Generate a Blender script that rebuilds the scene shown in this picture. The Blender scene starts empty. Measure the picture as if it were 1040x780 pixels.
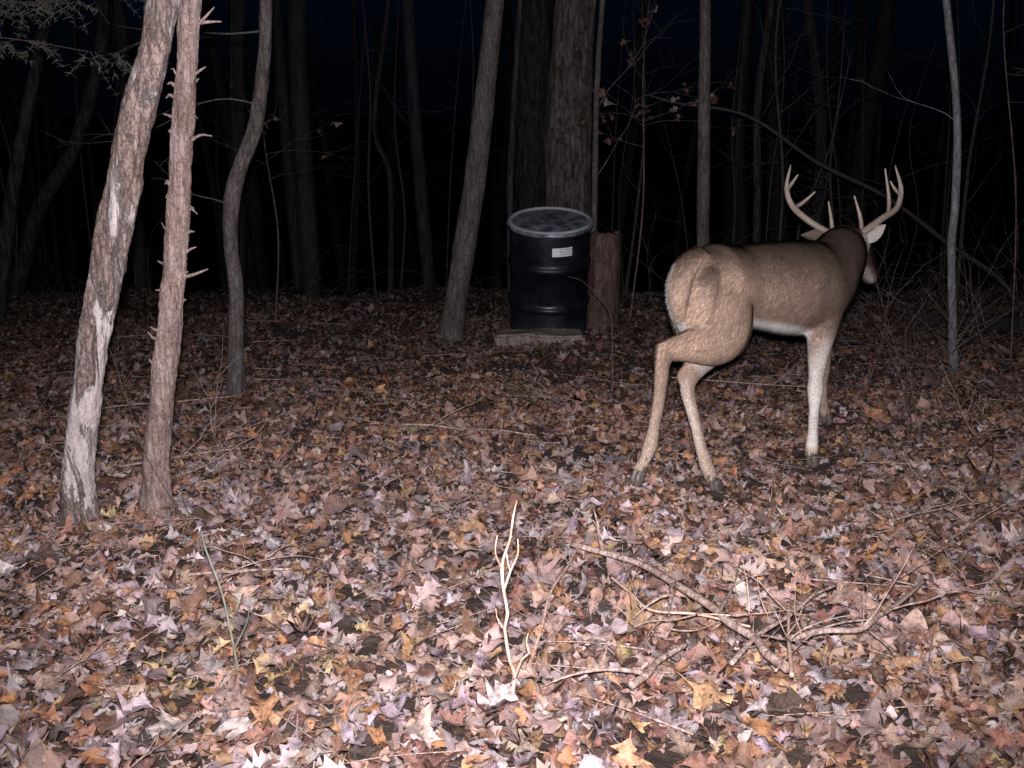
import bpy, math, random
import numpy as np
from mathutils import Vector, Matrix, noise
random.seed(7); rng=np.random.default_rng(11)
sc=bpy.context.scene
V=Vector
# ------------------------------------------------------------------ ground height
def gz(x,y):
    x=np.asarray(x,float); y=np.asarray(y,float)
    yy=np.clip(y,0,None)
    b=np.where(yy<26,-0.093*yy,-2.418)
    k=np.clip(yy-9.0,0,None); b=b-np.where(k<10,.013*k*k,1.3+.26*10*(1-np.exp(-(k-10)/10)))
    a=0.010+0.045*np.clip((y-5)/6,0,1)
    n=np.sin(x*1.7+.4*y+1)*np.cos(y*1.3-.5*x)+.5*np.sin(x*3.9+2.1)*np.sin(y*3.1+.7)
    return b+a*n
def g(x,y): return float(gz(x,y))
# ------------------------------------------------------------------ materials
def mat(name):
    m=bpy.data.materials.new(name); m.use_nodes=True
    nt=m.node_tree; b=nt.nodes['Principled BSDF']
    return m,nt,b
def N(nt,t,**k):
    n=nt.nodes.new(t)
    for a,v in k.items(): setattr(n,a,v)
    return n
def ramp(nt,src,stops):
    r=N(nt,'ShaderNodeValToRGB'); e=r.color_ramp.elements
    while len(e)<len(stops): e.new(.5)
    for i,(p,c) in enumerate(stops):
        e[i].position=p; e[i].color=(c[0],c[1],c[2],1)
    nt.links.new(src,r.inputs[0]); return r.outputs[0]
def coords(nt,scale,kind='Object'):
    tc=N(nt,'ShaderNodeTexCoord'); mp=N(nt,'ShaderNodeMapping'); mp.inputs['Scale'].default_value=scale
    nt.links.new(tc.outputs[kind],mp.inputs[0]); return mp.outputs[0]
def noisetex(nt,co,s,det=6,rough=.6,dist=0):
    n=N(nt,'ShaderNodeTexNoise'); n.inputs['Scale'].default_value=s; n.inputs['Detail'].default_value=det
    n.inputs['Roughness'].default_value=rough; n.inputs['Distortion'].default_value=dist
    nt.links.new(co,n.inputs['Vector']); return n.outputs['Fac']
def mixc(nt,f,a,b,bt='MIX'):
    m=N(nt,'ShaderNodeMix',data_type='RGBA',blend_type=bt)
    for i,v in ((0,f),(6,a),(7,b)):
        if hasattr(v,'is_linked') : nt.links.new(v,m.inputs[i])
        elif i==0: m.inputs[0].default_value=v
        else: m.inputs[i].default_value=(v[0],v[1],v[2],1)
    return m.outputs[2]
def math_(nt,op,a,b=None):
    m=N(nt,'ShaderNodeMath',operation=op)
    for i,v in ((0,a),(1,b)):
        if v is None: continue
        if hasattr(v,'is_linked'): nt.links.new(v,m.inputs[i])
        else: m.inputs[i].default_value=v
    return m.outputs[0]
def bump(nt,b,h,strength,dist):
    n=N(nt,'ShaderNodeBump'); n.inputs['Strength'].default_value=strength; n.inputs['Distance'].default_value=dist
    nt.links.new(h,n.inputs['Height']); nt.links.new(n.outputs[0],b.inputs['Normal'])
def bark(name,stops,sx=40,sz=6,dist=.012,patch=None,crack=.6,cs=None):
    m,nt,b=mat(name)
    co=coords(nt,(1,1,sz/sx))
    f1=noisetex(nt,co,sx,6,.72,.8)
    co2=coords(nt,(1,1,.5)); f2=noisetex(nt,co2,11,4,.65)
    co3=coords(nt,(1,1,1)); f3=noisetex(nt,co3,sx*3.2,2,.7)
    f=math_(nt,'ADD',math_(nt,'MULTIPLY',f1,.5),math_(nt,'ADD',math_(nt,'MULTIPLY',f2,.3),math_(nt,'MULTIPLY',f3,.2)))
    col=ramp(nt,f,stops)
    wn=N(nt,'ShaderNodeTexNoise'); wn.inputs['Scale'].default_value=sx*.5; wn.inputs['Detail'].default_value=3; nt.links.new(co3,wn.inputs['Vector'])
    cw=mixc(nt,.05,coords(nt,(1,1,.24)),wn.outputs['Color'])
    vo=N(nt,'ShaderNodeTexVoronoi',feature='DISTANCE_TO_EDGE'); vo.inputs['Scale'].default_value=cs or sx*.8; nt.links.new(cw,vo.inputs['Vector'])
    ck=ramp(nt,vo.outputs['Distance'],[(0,(.25,.22,.2)),(.09,(.8,.8,.8)),(.2,(1,1,1))])
    col=mixc(nt,crack,col,mixc(nt,1.0,col,ck,'MULTIPLY'))
    h=f1
    if patch:
        cp=coords(nt,(1,1,.22)); pm=noisetex(nt,cp,patch[0],8,.75,1.3)
        tc=N(nt,'ShaderNodeTexCoord'); sp=N(nt,'ShaderNodeSeparateXYZ'); nt.links.new(tc.outputs['Object'],sp.inputs[0])
        bias=ramp(nt,math_(nt,'MULTIPLY',math_(nt,'ADD',sp.outputs[2],.4),.5),[(0,(.10,)*3),(.14,(-.0,)*3),(.32,(0.02,)*3),(.45,(.12,)*3),(.8,(.11,)*3),(1,(.06,)*3)])
        r=ramp(nt,math_(nt,'ADD',pm,bias),[(patch[1]-.03,(0,0,0)),(patch[1]+.05,(1,1,1))])
        dark=mixc(nt,.8,ramp(nt,f1,[(.3,patch[2]),(.52,patch[3]),(.7,patch[4])]),ck,'MULTIPLY')
        col=mixc(nt,r,col,dark)
        h=math_(nt,'ADD',math_(nt,'MULTIPLY',h,.6),math_(nt,'MULTIPLY',r,1.0))
    nt.links.new(col,b.inputs['Base Color']); b.inputs['Roughness'].default_value=.85
    b.inputs['Specular IOR Level'].default_value=.15
    bump(nt,b,h,1.0,dist)
    return m
M_white=bark('bare_wood_bark',[(.32,(.22,.165,.15)),(.46,(.44,.37,.36)),(.6,(.58,.52,.51))],60,3,.008,(11,.56,(.09,.06,.052),(.27,.195,.175),(.45,.36,.335)),.35)
M_cedar=bark('cedar_bark',[(.34,(.085,.052,.045)),(.46,(.27,.185,.165)),(.56,(.42,.32,.30)),(.7,(.56,.48,.46))],65,9,.014,None,.6)
M_grey=bark('grey_bark',[(.34,(.03,.025,.025)),(.5,(.12,.10,.095)),(.66,(.23,.2,.195))],45,9,.016)
M_oak=bark('oak_bark',[(.36,(.03,.025,.025)),(.5,(.13,.11,.105)),(.64,(.25,.22,.21))],28,4,.04,None,.85,20)
def simple(name,stops,s=30,z=.25,dist=.01):
    m,nt,b=mat(name); f=noisetex(nt,coords(nt,(1,1,z)),s,4,.7,.5)
    nt.links.new(ramp(nt,f,stops),b.inputs['Base Color']); b.inputs['Roughness'].default_value=.85; b.inputs['Specular IOR Level'].default_value=.15
    bump(nt,b,f,.9,dist); return m
M_dimmed=simple('dimmed_bark',[(.34,(.009,.008,.010)),(.5,(.030,.027,.031)),(.66,(.065,.06,.066))],30,.2,.03)  # bark toned down for background trunks, weak far light painted into colour
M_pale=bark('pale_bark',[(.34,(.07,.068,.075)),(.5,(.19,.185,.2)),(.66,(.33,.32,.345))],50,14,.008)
M_dim=simple('distant_bark',[(.3,(.009,.009,.013)),(.6,(.04,.038,.046))],20,.2,.02)  # distance dimness of the woods is put into this colour
M_twig=simple('twig_bark',[(.34,(.13,.085,.072)),(.5,(.34,.235,.20)),(.66,(.56,.45,.41))],90,.25,.003)
M_btwig=simple('brush_bark',[(.34,(.045,.032,.03)),(.5,(.11,.08,.072)),(.66,(.2,.155,.14))],90,.25,.003)
M_dtwig=simple('distant_twig_bark',[(.34,(.02,.017,.018)),(.5,(.05,.042,.044)),(.66,(.09,.075,.078))],90,.25,.003)  # dimmed copy of the brush bark, stands in for fading flash
M_ptwig=simple('pale_twig_bark',[(.34,(.30,.16,.10)),(.5,(.54,.36,.28)),(.66,(.68,.54,.46))],90,.25,.002)
M_gtwig=simple('green_stem',[(.3,(.09,.1,.07)),(.6,(.24,.24,.19))],90,.25,.002)

def attrmat(name,rough,spec,noise_s=None,nlo=.8,nhi=1.15,bmp=0,sheen=0):
    m,nt,b=mat(name)
    a=N(nt,'ShaderNodeAttribute',attribute_name='Col')
    col=a.outputs['Color']
    if noise_s:
        co=coords(nt,(1,1,1)); f=noisetex(nt,co,noise_s,3,.7)
        r=ramp(nt,f,[(.3,(nlo,)*3),(.7,(nhi,)*3)])
        col=mixc(nt,1.0,col,r,'MULTIPLY')
        if bmp: bump(nt,b,f,.6,bmp)
    nt.links.new(col,b.inputs['Base Color']); b.inputs['Roughness'].default_value=rough
    b.inputs['Specular IOR Level'].default_value=spec
    return m
M_fur=attrmat('deer_coat',.85,.12,170,.65,1.2,.004)
M_hair=attrmat('deer_hair',.7,.2)
M_antler=attrmat('antler',.5,.35,60,.65,1.1,.003)
m,nt,b=mat('hoof'); co=coords(nt,(1,1,1)); nt.links.new(ramp(nt,noisetex(nt,co,60),[(.3,(.05,.042,.038)),(.7,(.19,.16,.14))]),b.inputs['Base Color']); b.inputs['Roughness'].default_value=.5; M_hoof=m
m,nt,b=mat('eye_nose'); co=coords(nt,(1,1,1)); nt.links.new(ramp(nt,noisetex(nt,co,80),[(.3,(.008,.007,.007)),(.7,(.025,.02,.018))]),b.inputs['Base Color']); b.inputs['Roughness'].default_value=.2; M_eye=m
# leaf
m,nt,b=mat('dead_leaf')
a=N(nt,'ShaderNodeAttribute',attribute_name='Col'); uv=N(nt,'ShaderNodeUVMap',uv_map='UVMap')
sp=N(nt,'ShaderNodeSeparateXYZ'); nt.links.new(uv.outputs[0],sp.inputs[0])
au=math_(nt,'ABSOLUTE',math_(nt,'SUBTRACT',sp.outputs[1],.5))
mid=ramp(nt,au,[(0,(1,1,1)),(.05,(0,0,0))])
vv=math_(nt,'FRACT',math_(nt,'MULTIPLY',math_(nt,'SUBTRACT',sp.outputs[0],math_(nt,'MULTIPLY',au,.45)),7.0))
side=ramp(nt,vv,[(0,(1,1,1)),(.1,(0,0,0)),(.9,(0,0,0)),(1,(1,1,1))])
vein=math_(nt,'MAXIMUM',mid,math_(nt,'MULTIPLY',side,.55))
co=coords(nt,(1,1,1)); f=noisetex(nt,co,46,4,.8)
mott=ramp(nt,f,[(.32,(.28,.23,.21)),(.43,(.70,.65,.62)),(.52,(1,1,1)),(.66,(1.3,1.26,1.22))])
col=mixc(nt,1.0,a.outputs['Color'],mott,'MULTIPLY')
vc=mixc(nt,.5,col,(.45,.35,.29))
col=mixc(nt,math_(nt,'MULTIPLY',vein,.5),col,vc)
geo=N(nt,'ShaderNodeNewGeometry')
pale=mixc(nt,.35,col,(.42,.34,.35))
col=mixc(nt,geo.outputs['Backfacing'],col,pale)
nt.links.new(col,b.inputs['Base Color']); b.inputs['Roughness'].default_value=.6; b.inputs['Specular IOR Level'].default_value=.3
bump(nt,b,f,.9,.005)
M_leaf=m
# soil
m,nt,b=mat('forest_soil')
co=coords(nt,(1,1,1)); vo=N(nt,'ShaderNodeTexVoronoi'); vo.inputs['Scale'].default_value=20
dn=N(nt,'ShaderNodeTexNoise'); dn.inputs['Scale'].default_value=12; nt.links.new(co,dn.inputs['Vector'])
cw=mixc(nt,.12,co,dn.outputs['Color']); nt.links.new(cw,vo.inputs['Vector'])
sp=N(nt,'ShaderNodeSeparateColor'); nt.links.new(vo.outputs['Color'],sp.inputs[0])
c1=ramp(nt,sp.outputs[0],[(0,(.05,.032,.025)),(.35,(.10,.06,.045)),(.7,(.16,.10,.08)),(1,(.22,.165,.145))])
f=noisetex(nt,co,40,6,.7); c2=mixc(nt,1.0,c1,ramp(nt,f,[(.3,(.35,.33,.33)),(.7,(1.1,1.1,1.1))]),'MULTIPLY')
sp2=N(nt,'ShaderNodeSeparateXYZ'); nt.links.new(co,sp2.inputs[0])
c2=mixc(nt,1.0,c2,ramp(nt,math_(nt,'MULTIPLY',sp2.outputs[1],.05),[(.25,(1,1,1)),(.5,(.4,.4,.42))]),'MULTIPLY')  # soil darkened with distance, flash falloff put into the colour
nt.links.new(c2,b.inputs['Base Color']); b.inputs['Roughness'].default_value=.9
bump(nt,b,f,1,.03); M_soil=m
# ------------------------------------------------------------------ mesh builder
def smooth_path(pts,n):
    pts=[V(p) for p in pts]
    if len(pts)==2: return [pts[0].lerp(pts[1],i/(n*1.0)) for i in range(n+1)],[i/n for i in range(n+1)]
    P=[pts[0]*2-pts[1]]+pts+[pts[-1]*2-pts[-2]]
    out=[];par=[]
    k=len(pts)-1; per=max(1,n//k)
    for i in range(k):
        a,b_,c,d=P[i:i+4]
        for j in range(per):
            t=j/per
            out.append(.5*((2*b_)+(c-a)*t+(2*a-5*b_+4*c-d)*t*t+(3*b_-a-3*c+d)*t**3)); par.append((i+t)/k)
    out.append(pts[-1]); par.append(1.0)
    return out,par
def interp(par,vals):
    k=len(vals)-1
    x=par*k; i=min(int(x),k-1); t=x-i
    if isinstance(vals[0],(tuple,list)): return tuple(vals[i][q]*(1-t)+vals[i+1][q]*t for q in range(len(vals[0])))
    return vals[i]*(1-t)+vals[i+1]*t
class MB:
    def __init__(s): s.v=[];s.f=[];s.c=[]
    def tube(s,pts,radii,seg=8,n=12,col=(1,1,1),lat=None,rough=0,rs=8,col2=None,fine=0):
        path,par=smooth_path(pts,n)
        base=len(s.v); prev=None
        for i,p in enumerate(path):
            t=(path[min(i+1,len(path)-1)]-path[max(i-1,0)]).normalized()
            if lat is not None:
                u=(lat-t*lat.dot(t))
                if u.length<1e-3: u=t.orthogonal()
                u.normalize()
            else:
                if prev is None: u=t.orthogonal().normalized()
                else: u=(prev-t*prev.dot(t)).normalized()
                prev=u
            w=t.cross(u).normalized()
            r=interp(par[i],radii)
            ru,rw=(r if isinstance(r,tuple) else (r,r))
            for k in range(seg):
                a=2*math.pi*k/seg
                q=1.0
                if rough:
                    q+=rough*noise.noise(V((math.cos(a)*1.6+p.x*3,math.sin(a)*1.6+p.y*3,p.z*rs*.35)))+.5*rough*noise.noise(V((math.cos(a)*4+7,math.sin(a)*4,p.z*rs)))
                if fine:
                    q+=fine*abs(noise.noise(V((math.cos(a)*7+3,math.sin(a)*7,p.z*rs*1.4))))+fine*.6*noise.noise(V((math.cos(a)*15+3,math.sin(a)*15,p.z*rs*4)))
                s.v.append(p+u*(math.cos(a)*ru*q)+w*(math.sin(a)*rw*q))
                s.c.append(col if col2 is None else tuple(col[z]*(1-par[i])+col2[z]*par[i] for z in range(3)))
        m=len(path)
        for i in range(m-1):
            for k in range(seg):
                a=base+i*seg+k; b_=base+i*seg+(k+1)%seg
                s.f.append((a,b_,b_+seg,a+seg))
        s.f.append(tuple(base+k for k in reversed(range(seg))))
        s.f.append(tuple(base+(m-1)*seg+k for k in range(seg)))
    def branch(s,p,d,L,r,depth=2,seg=5,droop=0,kids=3,wig=.25):
        p=V(p); d=V(d).normalized(); pts=[p.copy()]
        k=5
        for i in range(k):
            d=(d+V((random.uniform(-wig,wig),random.uniform(-wig,wig),random.uniform(-wig,wig)-droop))).normalized()
            p=p+d*(L/k); pts.append(p.copy())
            if depth>0 and i>0 and random.random()<kids/k:
                side=V((random.uniform(-1,1),random.uniform(-1,1),random.uniform(-.4,.9)))
                s.branch(p,d*.7+side*.8,L*random.uniform(.35,.6),r*(1-i/k)*.6+.0008,depth-1,seg,droop,kids,wig)
        s.tube(pts,[r*(1-.8*i/k) for i in range(k+1)],seg,10)
        return pts
    def obj(s,name,m,parent=None,smooth=True,attr=False):
        me=bpy.data.meshes.new(name); me.from_pydata([tuple(v) for v in s.v],[],s.f); me.validate()
        if smooth: me.polygons.foreach_set('use_smooth',[True]*len(me.polygons))
        if attr:
            ca=me.color_attributes.new('Col','FLOAT_COLOR','POINT')
            ca.data.foreach_set('color',np.hstack([np.array(s.c,float),np.ones((len(s.c),1))]).ravel())
        me.materials.append(m)
        o=bpy.data.objects.new(name,me); sc.collection.objects.link(o)
        if parent: o.parent=parent
        return o
def empty(name,loc=(0,0,0)):
    o=bpy.data.objects.new(name,None); sc.collection.objects.link(o); o.empty_display_size=.2
    return o
# ------------------------------------------------------------------ ground sheet
xs=np.concatenate([np.linspace(-150,-16,20),np.linspace(-15,15,201),np.linspace(16,150,20)])
ys=np.concatenate([np.linspace(-60,-4,12),np.linspace(-3,24,181),np.linspace(25,220,30)])
X,Y=np.meshgrid(xs,ys); Z=gz(X,Y)
me=bpy.data.meshes.new('ground'); nx=len(xs); ny=len(ys)
idx=np.arange(nx*ny).reshape(ny,nx)
F=np.stack([idx[:-1,:-1],idx[:-1,1:],idx[1:,1:],idx[1:,:-1]],-1).reshape(-1,4)
me.from_pydata(np.stack([X,Y,Z],-1).reshape(-1,3).tolist(),[],F.tolist())
me.polygons.foreach_set('use_smooth',[True]*len(me.polygons)); me.materials.append(M_soil)
sc.collection.objects.link(bpy.data.objects.new('ground',me))
# ------------------------------------------------------------------ leaves
S=11
tt=np.array([-.22,0,.09,.2,.31,.42,.53,.65,.77,.89,1.0])
W=np.array([
 [.012,.02,.10,.22,.11,.30,.14,.32,.13,.18,.02],
 [.012,.02,.07,.17,.08,.24,.10,.28,.14,.13,.015],
 [.012,.02,.13,.20,.24,.26,.25,.23,.18,.10,.01],
 [.012,.03,.28,.20,.42,.24,.38,.16,.20,.09,.01],
 [.012,.02,.09,.14,.17,.19,.19,.17,.14,.08,.01]])
def leaf_mesh(name,pos,size,col,tilt,U=5,flat=1.0,yaw=None):
    n=len(pos); u=np.linspace(-1,1,U)
    tm=rng.choice(5,n,p=[.34,.22,.25,.02,.17]); w=W[tm]*rng.uniform(.85,1.4,(n,1))
    w=w*rng.uniform(.65,1.25,(n,S))
    t=np.broadcast_to(tt,(n,S))
    T=t[:,:,None]; Wd=w[:,:,None]; Uu=u[None,None,:]
    asym=1+rng.uniform(-.4,.3,(n,S,1))*np.sign(Uu)
    x=(T-.45)+.10*np.abs(Uu)*(Wd>.05)+0*Uu
    y=Uu*Wd*asym
    fold=rng.uniform(-.2,.7,(n,1,1))*flat; curl=rng.normal(-.15,.45,(n,1,1))*flat; cr=rng.normal(.0,.8,(n,1,1))*flat
    rp=rng.uniform(0,.8,(n,1,1)); ph=rng.uniform(0,6.28,(n,1,1)); ph2=rng.uniform(0,6.28,(n,1,1))
    z=fold*np.abs(y)+curl*(T-.45)**2+cr*Uu**2*Wd+rp*np.sin(9*T+ph)*y+.06*np.sin(7*T+ph2)+rng.normal(0,.022,(n,S,U))*(Wd>.05)
    P=np.stack([x,y,z],-1).reshape(n,-1,3)*size[:,None,None]
    if yaw is None: yaw=rng.uniform(0,6.283,n)
    ax=rng.uniform(0,6.283,n)
    flip=rng.random(n)<.3
    ang=np.abs(rng.normal(0,1,n))*tilt; ang=np.where(flip,math.pi-ang,ang)
    cz,sz=np.cos(yaw),np.sin(yaw)
    Rz=np.zeros((n,3,3)); Rz[:,0,0]=cz;Rz[:,0,1]=-sz;Rz[:,1,0]=sz;Rz[:,1,1]=cz;Rz[:,2,2]=1
    kx,ky=np.cos(ax),np.sin(ax); c=np.cos(ang); s_=np.sin(ang); C=1-c
    R=np.zeros((n,3,3))
    R[:,0,0]=c+kx*kx*C;R[:,0,1]=kx*ky*C;R[:,0,2]=ky*s_
    R[:,1,0]=kx*ky*C;R[:,1,1]=c+ky*ky*C;R[:,1,2]=-kx*s_
    R[:,2,0]=-ky*s_;R[:,2,1]=kx*s_;R[:,2,2]=c
    R=R@Rz
    P=np.einsum('nij,nkj->nki',R,P)+pos[:,None,:]
    nv=S*U
    q=[]
    for i in range(S-1):
        for j in range(U-1):
            a=i*U+j; q.append((a,a+U,a+U+1,a+1))
    q=np.array(q); nq=len(q)
    F=(q[None]+(np.arange(n)*nv)[:,None,None]).reshape(-1)
    me=bpy.data.meshes.new(name)
    me.vertices.add(n*nv); me.vertices.foreach_set('co',P.astype(np.float32).ravel())
    me.loops.add(len(F)); me.loops.foreach_set('vertex_index',F.astype(np.int32))
    me.polygons.add(n*nq); me.polygons.foreach_set('loop_start',np.arange(0,len(F),4,dtype=np.int32))
    me.polygons.foreach_set('use_smooth',np.ones(n*nq,bool))
    me.update(calc_edges=True)
    ca=me.color_attributes.new('Col','FLOAT_COLOR','POINT')
    cc=np.repeat(col,nv,0); ca.data.foreach_set('color',np.hstack([cc,np.ones((len(cc),1))]).astype(np.float32).ravel())
    uvl=me.uv_layers.new(name='UVMap')
    uvv=np.stack([np.broadcast_to(tt[:,None],(S,U)),np.broadcast_to((u*.5+.5)[None],(S,U))],-1).reshape(-1,2)
    uvl.data.foreach_set('uv',np.tile(uvv[q.reshape(-1)],(n,1)).astype(np.float32).ravel())
    me.materials.append(M_leaf)
    return me
PAL=np.array([(.42,.285,.24),(.52,.43,.43),(.36,.175,.09),(.235,.125,.09),(.135,.066,.052),(.47,.34,.18),(.35,.27,.30),(.44,.255,.145),(.33,.17,.13),(.09,.055,.046)])
def pal(n,x=None,y=None):
    p=np.array([.20,.12,.11,.14,.11,.012,.12,.11,.13,.07]); 
    idx=rng.choice(len(PAL),n,p=p/p.sum())
    if x is not None:
        m=(((x+.62)**2+(y-2.35)**2)<.08)&(rng.random(n)<.2); idx[m]=5
        m=((x>.2)|(y>3.5))&(rng.random(n)<.3)&np.isin(idx,[1,6]); idx[m]=7
        m=(y>4.3)&(rng.random(n)<.6)&np.isin(idx,[1,6,0]); idx[m]=8
    c=PAL[idx]*rng.uniform(.65,1.25,(n,1))*rng.uniform(.93,1.07,(n,3))
    return np.clip(c,.01,.85)
pos=[]
for y0,y1,rho in [(.9,2.4,1300),(2.4,4,1150),(4,6,800),(6,9,440),(9,12,200),(12,15,40)]:
    n=int(rho*((y1-y0)*2*(.5*(y0+y1)/2+.7)))
    yy=rng.uniform(y0,y1,int(n*1.6)); hw=.5*y1+.7; xx=rng.uniform(-hw,hw,len(yy))
    k=np.abs(xx)<(.5*yy+.7); yy=yy[k];xx=xx[k]; 
    k=rng.permutation(len(yy))[:n]; yy=yy[k];xx=xx[k]
    pos.append(np.stack([xx,yy],-1))
pos=np.vstack(pos)
HOOF=np.array([(.748,3.735),(1.195,4.08),(1.480,4.855)])
dm=np.min(np.hypot(pos[:,None,0]-HOOF[None,:,0],(pos[:,None,1]-HOOF[None,:,1]+.06)*.7),axis=1)
pos=pos[dm>.034]; dm=dm[dm>.034]; n=len(pos)
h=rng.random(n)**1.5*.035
dark=np.clip(.55+h/.035*.45,.5,1.0)[:,None]  # deeper leaves darkened: shade between layers painted into their colour
cl=np.array([noise.noise(V((p[0]*2.2,p[1]*2.2,3.1))) for p in pos]); h=h+np.clip(cl,-.3,1)*.03+.008
hz=np.clip((dm-.05)/.22,0,1); h=h*hz+.004
P3=np.stack([pos[:,0],pos[:,1],gz(pos[:,0],pos[:,1])+h],-1)
sz=np.clip(rng.lognormal(math.log(.054),.36,n),.018,.11)*np.where(pos[:,1]>8,1.2,1)*(.6+.4*hz)
patchy=np.array([noise.noise(V((p[0]*.9,p[1]*.9,9.1))) for p in pos])[:,None]
col=pal(n,pos[:,0],pos[:,1]); yv=pos[:,1:2]
col=col*dark*np.interp(yv,[1,4,6,8,10.5],[1.0,1.0,.80,.42,.18])*(1+.3*patchy)  # flash falloff painted in: leaf colour fades with distance
near=pos[:,1]<5
litter=empty('leaf_litter')
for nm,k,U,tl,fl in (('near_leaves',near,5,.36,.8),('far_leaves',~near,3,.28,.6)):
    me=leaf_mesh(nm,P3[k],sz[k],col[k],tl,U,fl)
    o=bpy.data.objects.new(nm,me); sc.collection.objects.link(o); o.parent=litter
# ------------------------------------------------------------------ trees
def extend(pts,h,curve=.0):
    a,b_=V(pts[-2]),V(pts[-1]); d=(b_-a).normalized(); p=b_.copy(); out=list(pts)
    for i in range(3):
        d=(d+V((random.uniform(-.06,.06),random.uniform(-.06,.06),.15))).normalized(); p=p+d*h/3; out.append(tuple(p))
    return out
def tree(name,Y,xz,r,m,seg=24,n=90,rough=.1,rs=8,up=3.5,stubs=(),limbs=6,flare=1.35,rtop=.35,extra=(),fine=.0):
    pts=[(x,Y,z) for i,(x,z) in enumerate(xz)]
    pts[0]=(pts[0][0],pts[0][1],g(pts[0][0],Y)-.06)
    k=len(pts); pts=extend(pts,up)
    rad=list(r)+[r[-1]*(1-(1-rtop)*(i+1)/3) for i in range(3)]
    mb=MB()
    p0=V(pts[0]); p1=V(pts[1])
    f=min(.2,(p1-p0).length*.5)
    pts2=[pts[0],tuple(p0+(p1-p0).normalized()*f)]+pts[1:]
    rad2=[rad[0]*flare,rad[0]*1.05]+rad[1:]
    mb.tube(pts2,rad2,seg,n,rough=rough,rs=rs,fine=fine)
    for (z,ang,L,rr,elev) in stubs:
        for a,b_ in zip(pts[:-1],pts[1:]):
            if a[2]<=z<=b_[2]:
                t=(z-a[2])/(b_[2]-a[2]); c=V(a).lerp(V(b_),t); break
        else: continue
        d=V((math.cos(ang),math.sin(ang),elev)).normalized()
        mb.tube([c,c+d*.03,c+d*(.03+L*.5)+V((0,0,random.uniform(-.01,.01))),c+d*(.03+L)+V((0,0,random.uniform(-.012,.012)))],[rr*2.2,rr*1.3,rr*.9,rr*.35],6,9,rough=.2,rs=60)
    top=[V(p) for p in pts[k-1:]]
    for i in range(limbs):
        t=random.random()**.7; j=min(int(t*3),2); c=top[j].lerp(top[j+1],t*3-j)
        a=random.uniform(0,6.28)
        mb.branch(c,(math.cos(a),math.sin(a),random.uniform(.3,1)),random.uniform(.8,1.8),max(.006,r[-1]*.35),2,5)
    for (x,y,z,dx,dy,dz,L,rr) in extra:
        mb.branch((x,y,z),(dx,dy,dz),L,rr,2,5,.02,3,.3)
    return mb.obj(name,m)
tree('bare_wood_tree',3.321,[(-1.428,-.309),(-1.413,-.111),(-1.372,.1),(-1.32,.318),(-1.214,.69),(-1.121,1.012),(-1.007,1.345)],[.056,.047,.046,.046,.050,.046,.042],M_white,56,320,.22,12,flare=1.7,fine=.13,
     stubs=[(.55,2.6,.05,.008,.5),(.9,-.3,.035,.006,.4),(.45,3.3,.02,.006,.9),(.2,-.2,.015,.006,.7)])
st=[(random.uniform(-.1,1.3),random.choice([-.5,0,.3,-.9,3.0,3.6,2.4]),random.uniform(.01,.035),random.uniform(.003,.006),random.uniform(.1,.8)) for _ in range(34)]
st+=[(.50,-.1,.10,.006,.45),(.56,0,.06,.005,.7),(.93,-.2,.08,.005,.35),(1.25,-.1,.09,.005,.9),(1.28,.2,.07,.005,.2),(1.12,-.2,.05,.005,.5),(.72,-.3,.04,.005,.1),(.3,3.1,.04,.005,.5)]
tree('cedar_tree',3.428,[(-1.218,-.319),(-1.190,-.08),(-1.152,.125),(-1.092,.455),(-1.044,.768),(-1.004,1.067),(-.963,1.352)],[.045,.039,.038,.036,.034,.031,.029],M_cedar,48,300,.20,18,stubs=st,flare=1.35,limbs=9,fine=.12)
tree('crooked_tree',5.526,[(-1.467,-.514),(-1.45,-.25),(-1.428,.045),(-1.44,.3),(-1.413,.55),(-1.357,.721),(-1.277,.89),(-1.228,1.125),(-1.186,1.49)],[.045,.038,.038,.036,.040,.035,.036,.031,.03],M_grey,28,200,.22,9,fine=.08,
     extra=[(-1.25,5.53,1.0,-.8,-.2,.3,.7,.005),(-1.2,5.53,1.35,-.9,.1,.1,.9,.006),(-1.41,5.53,.5,-.7,0,.6,.5,.004)])
tree('leaning_tree',7.75,[(-.463,-.721),(-.393,-.318),(-.279,.319),(-.176,1.125),(-.113,1.637)],[.088,.078,.078,.068,.06],M_grey,30,140,.12,7,fine=.06)
tree('slender_tree',5.897,[(2.508,-.548),(2.446,-.139),(2.40,.245),(2.393,.5),(2.351,.95),(2.233,1.515)],[.026,.023,.022,.021,.02,.018],M_pale,14,90,.14,10,flare=1.2,extra=[(2.36,5.9,.9,-.7,0,.5,.4,.003)])
tree('sapling_tree',8.297,[(.595,-.772),(.626,-.037),(.627,.985),(.655,1.674)],[.028,.024,.022,.019],M_grey,12,70,.12,8,extra=[(.63,8.3,.9,.6,-.1,.8,.9,.006),(.63,8.3,.4,.7,-.1,.7,.8,.005)])
tree('straight_tree',7.75,[(1.411,-.721),(1.366,.075),(1.35,.5),(1.329,.994),(1.304,1.637)],[.048,.042,.043,.040,.037],M_grey,18,100,.14,8,fine=.06)
tree('oak_tree',9.4,[(.499,-.9),(.483,.147),(.479,.966),(.525,1.747)],[.23,.195,.185,.165],M_oak,64,260,.08,6,up=6,limbs=10,fine=.05)
tree('oak_tree.001',12.5,[(.231,-1.4),(.231,.0),(.231,.913),(.236,1.952)],[.24,.2,.2,.19],M_dimmed,30,90,.1,6,up=6,limbs=8,fine=.05)
tree('slender_tree.001',9.0,[(-.008,-.85),(-.016,.269),(.031,1.201),(.062,1.72)],[.03,.028,.026,.024],M_dimmed,12,70,.1,8)
tree('slender_tree.002',10.0,[(2.301,-1.0),(2.243,.085),(2.198,.956),(2.267,1.786)],[.042,.038,.034,.03],M_dimmed,12,70,.1,8)
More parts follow.
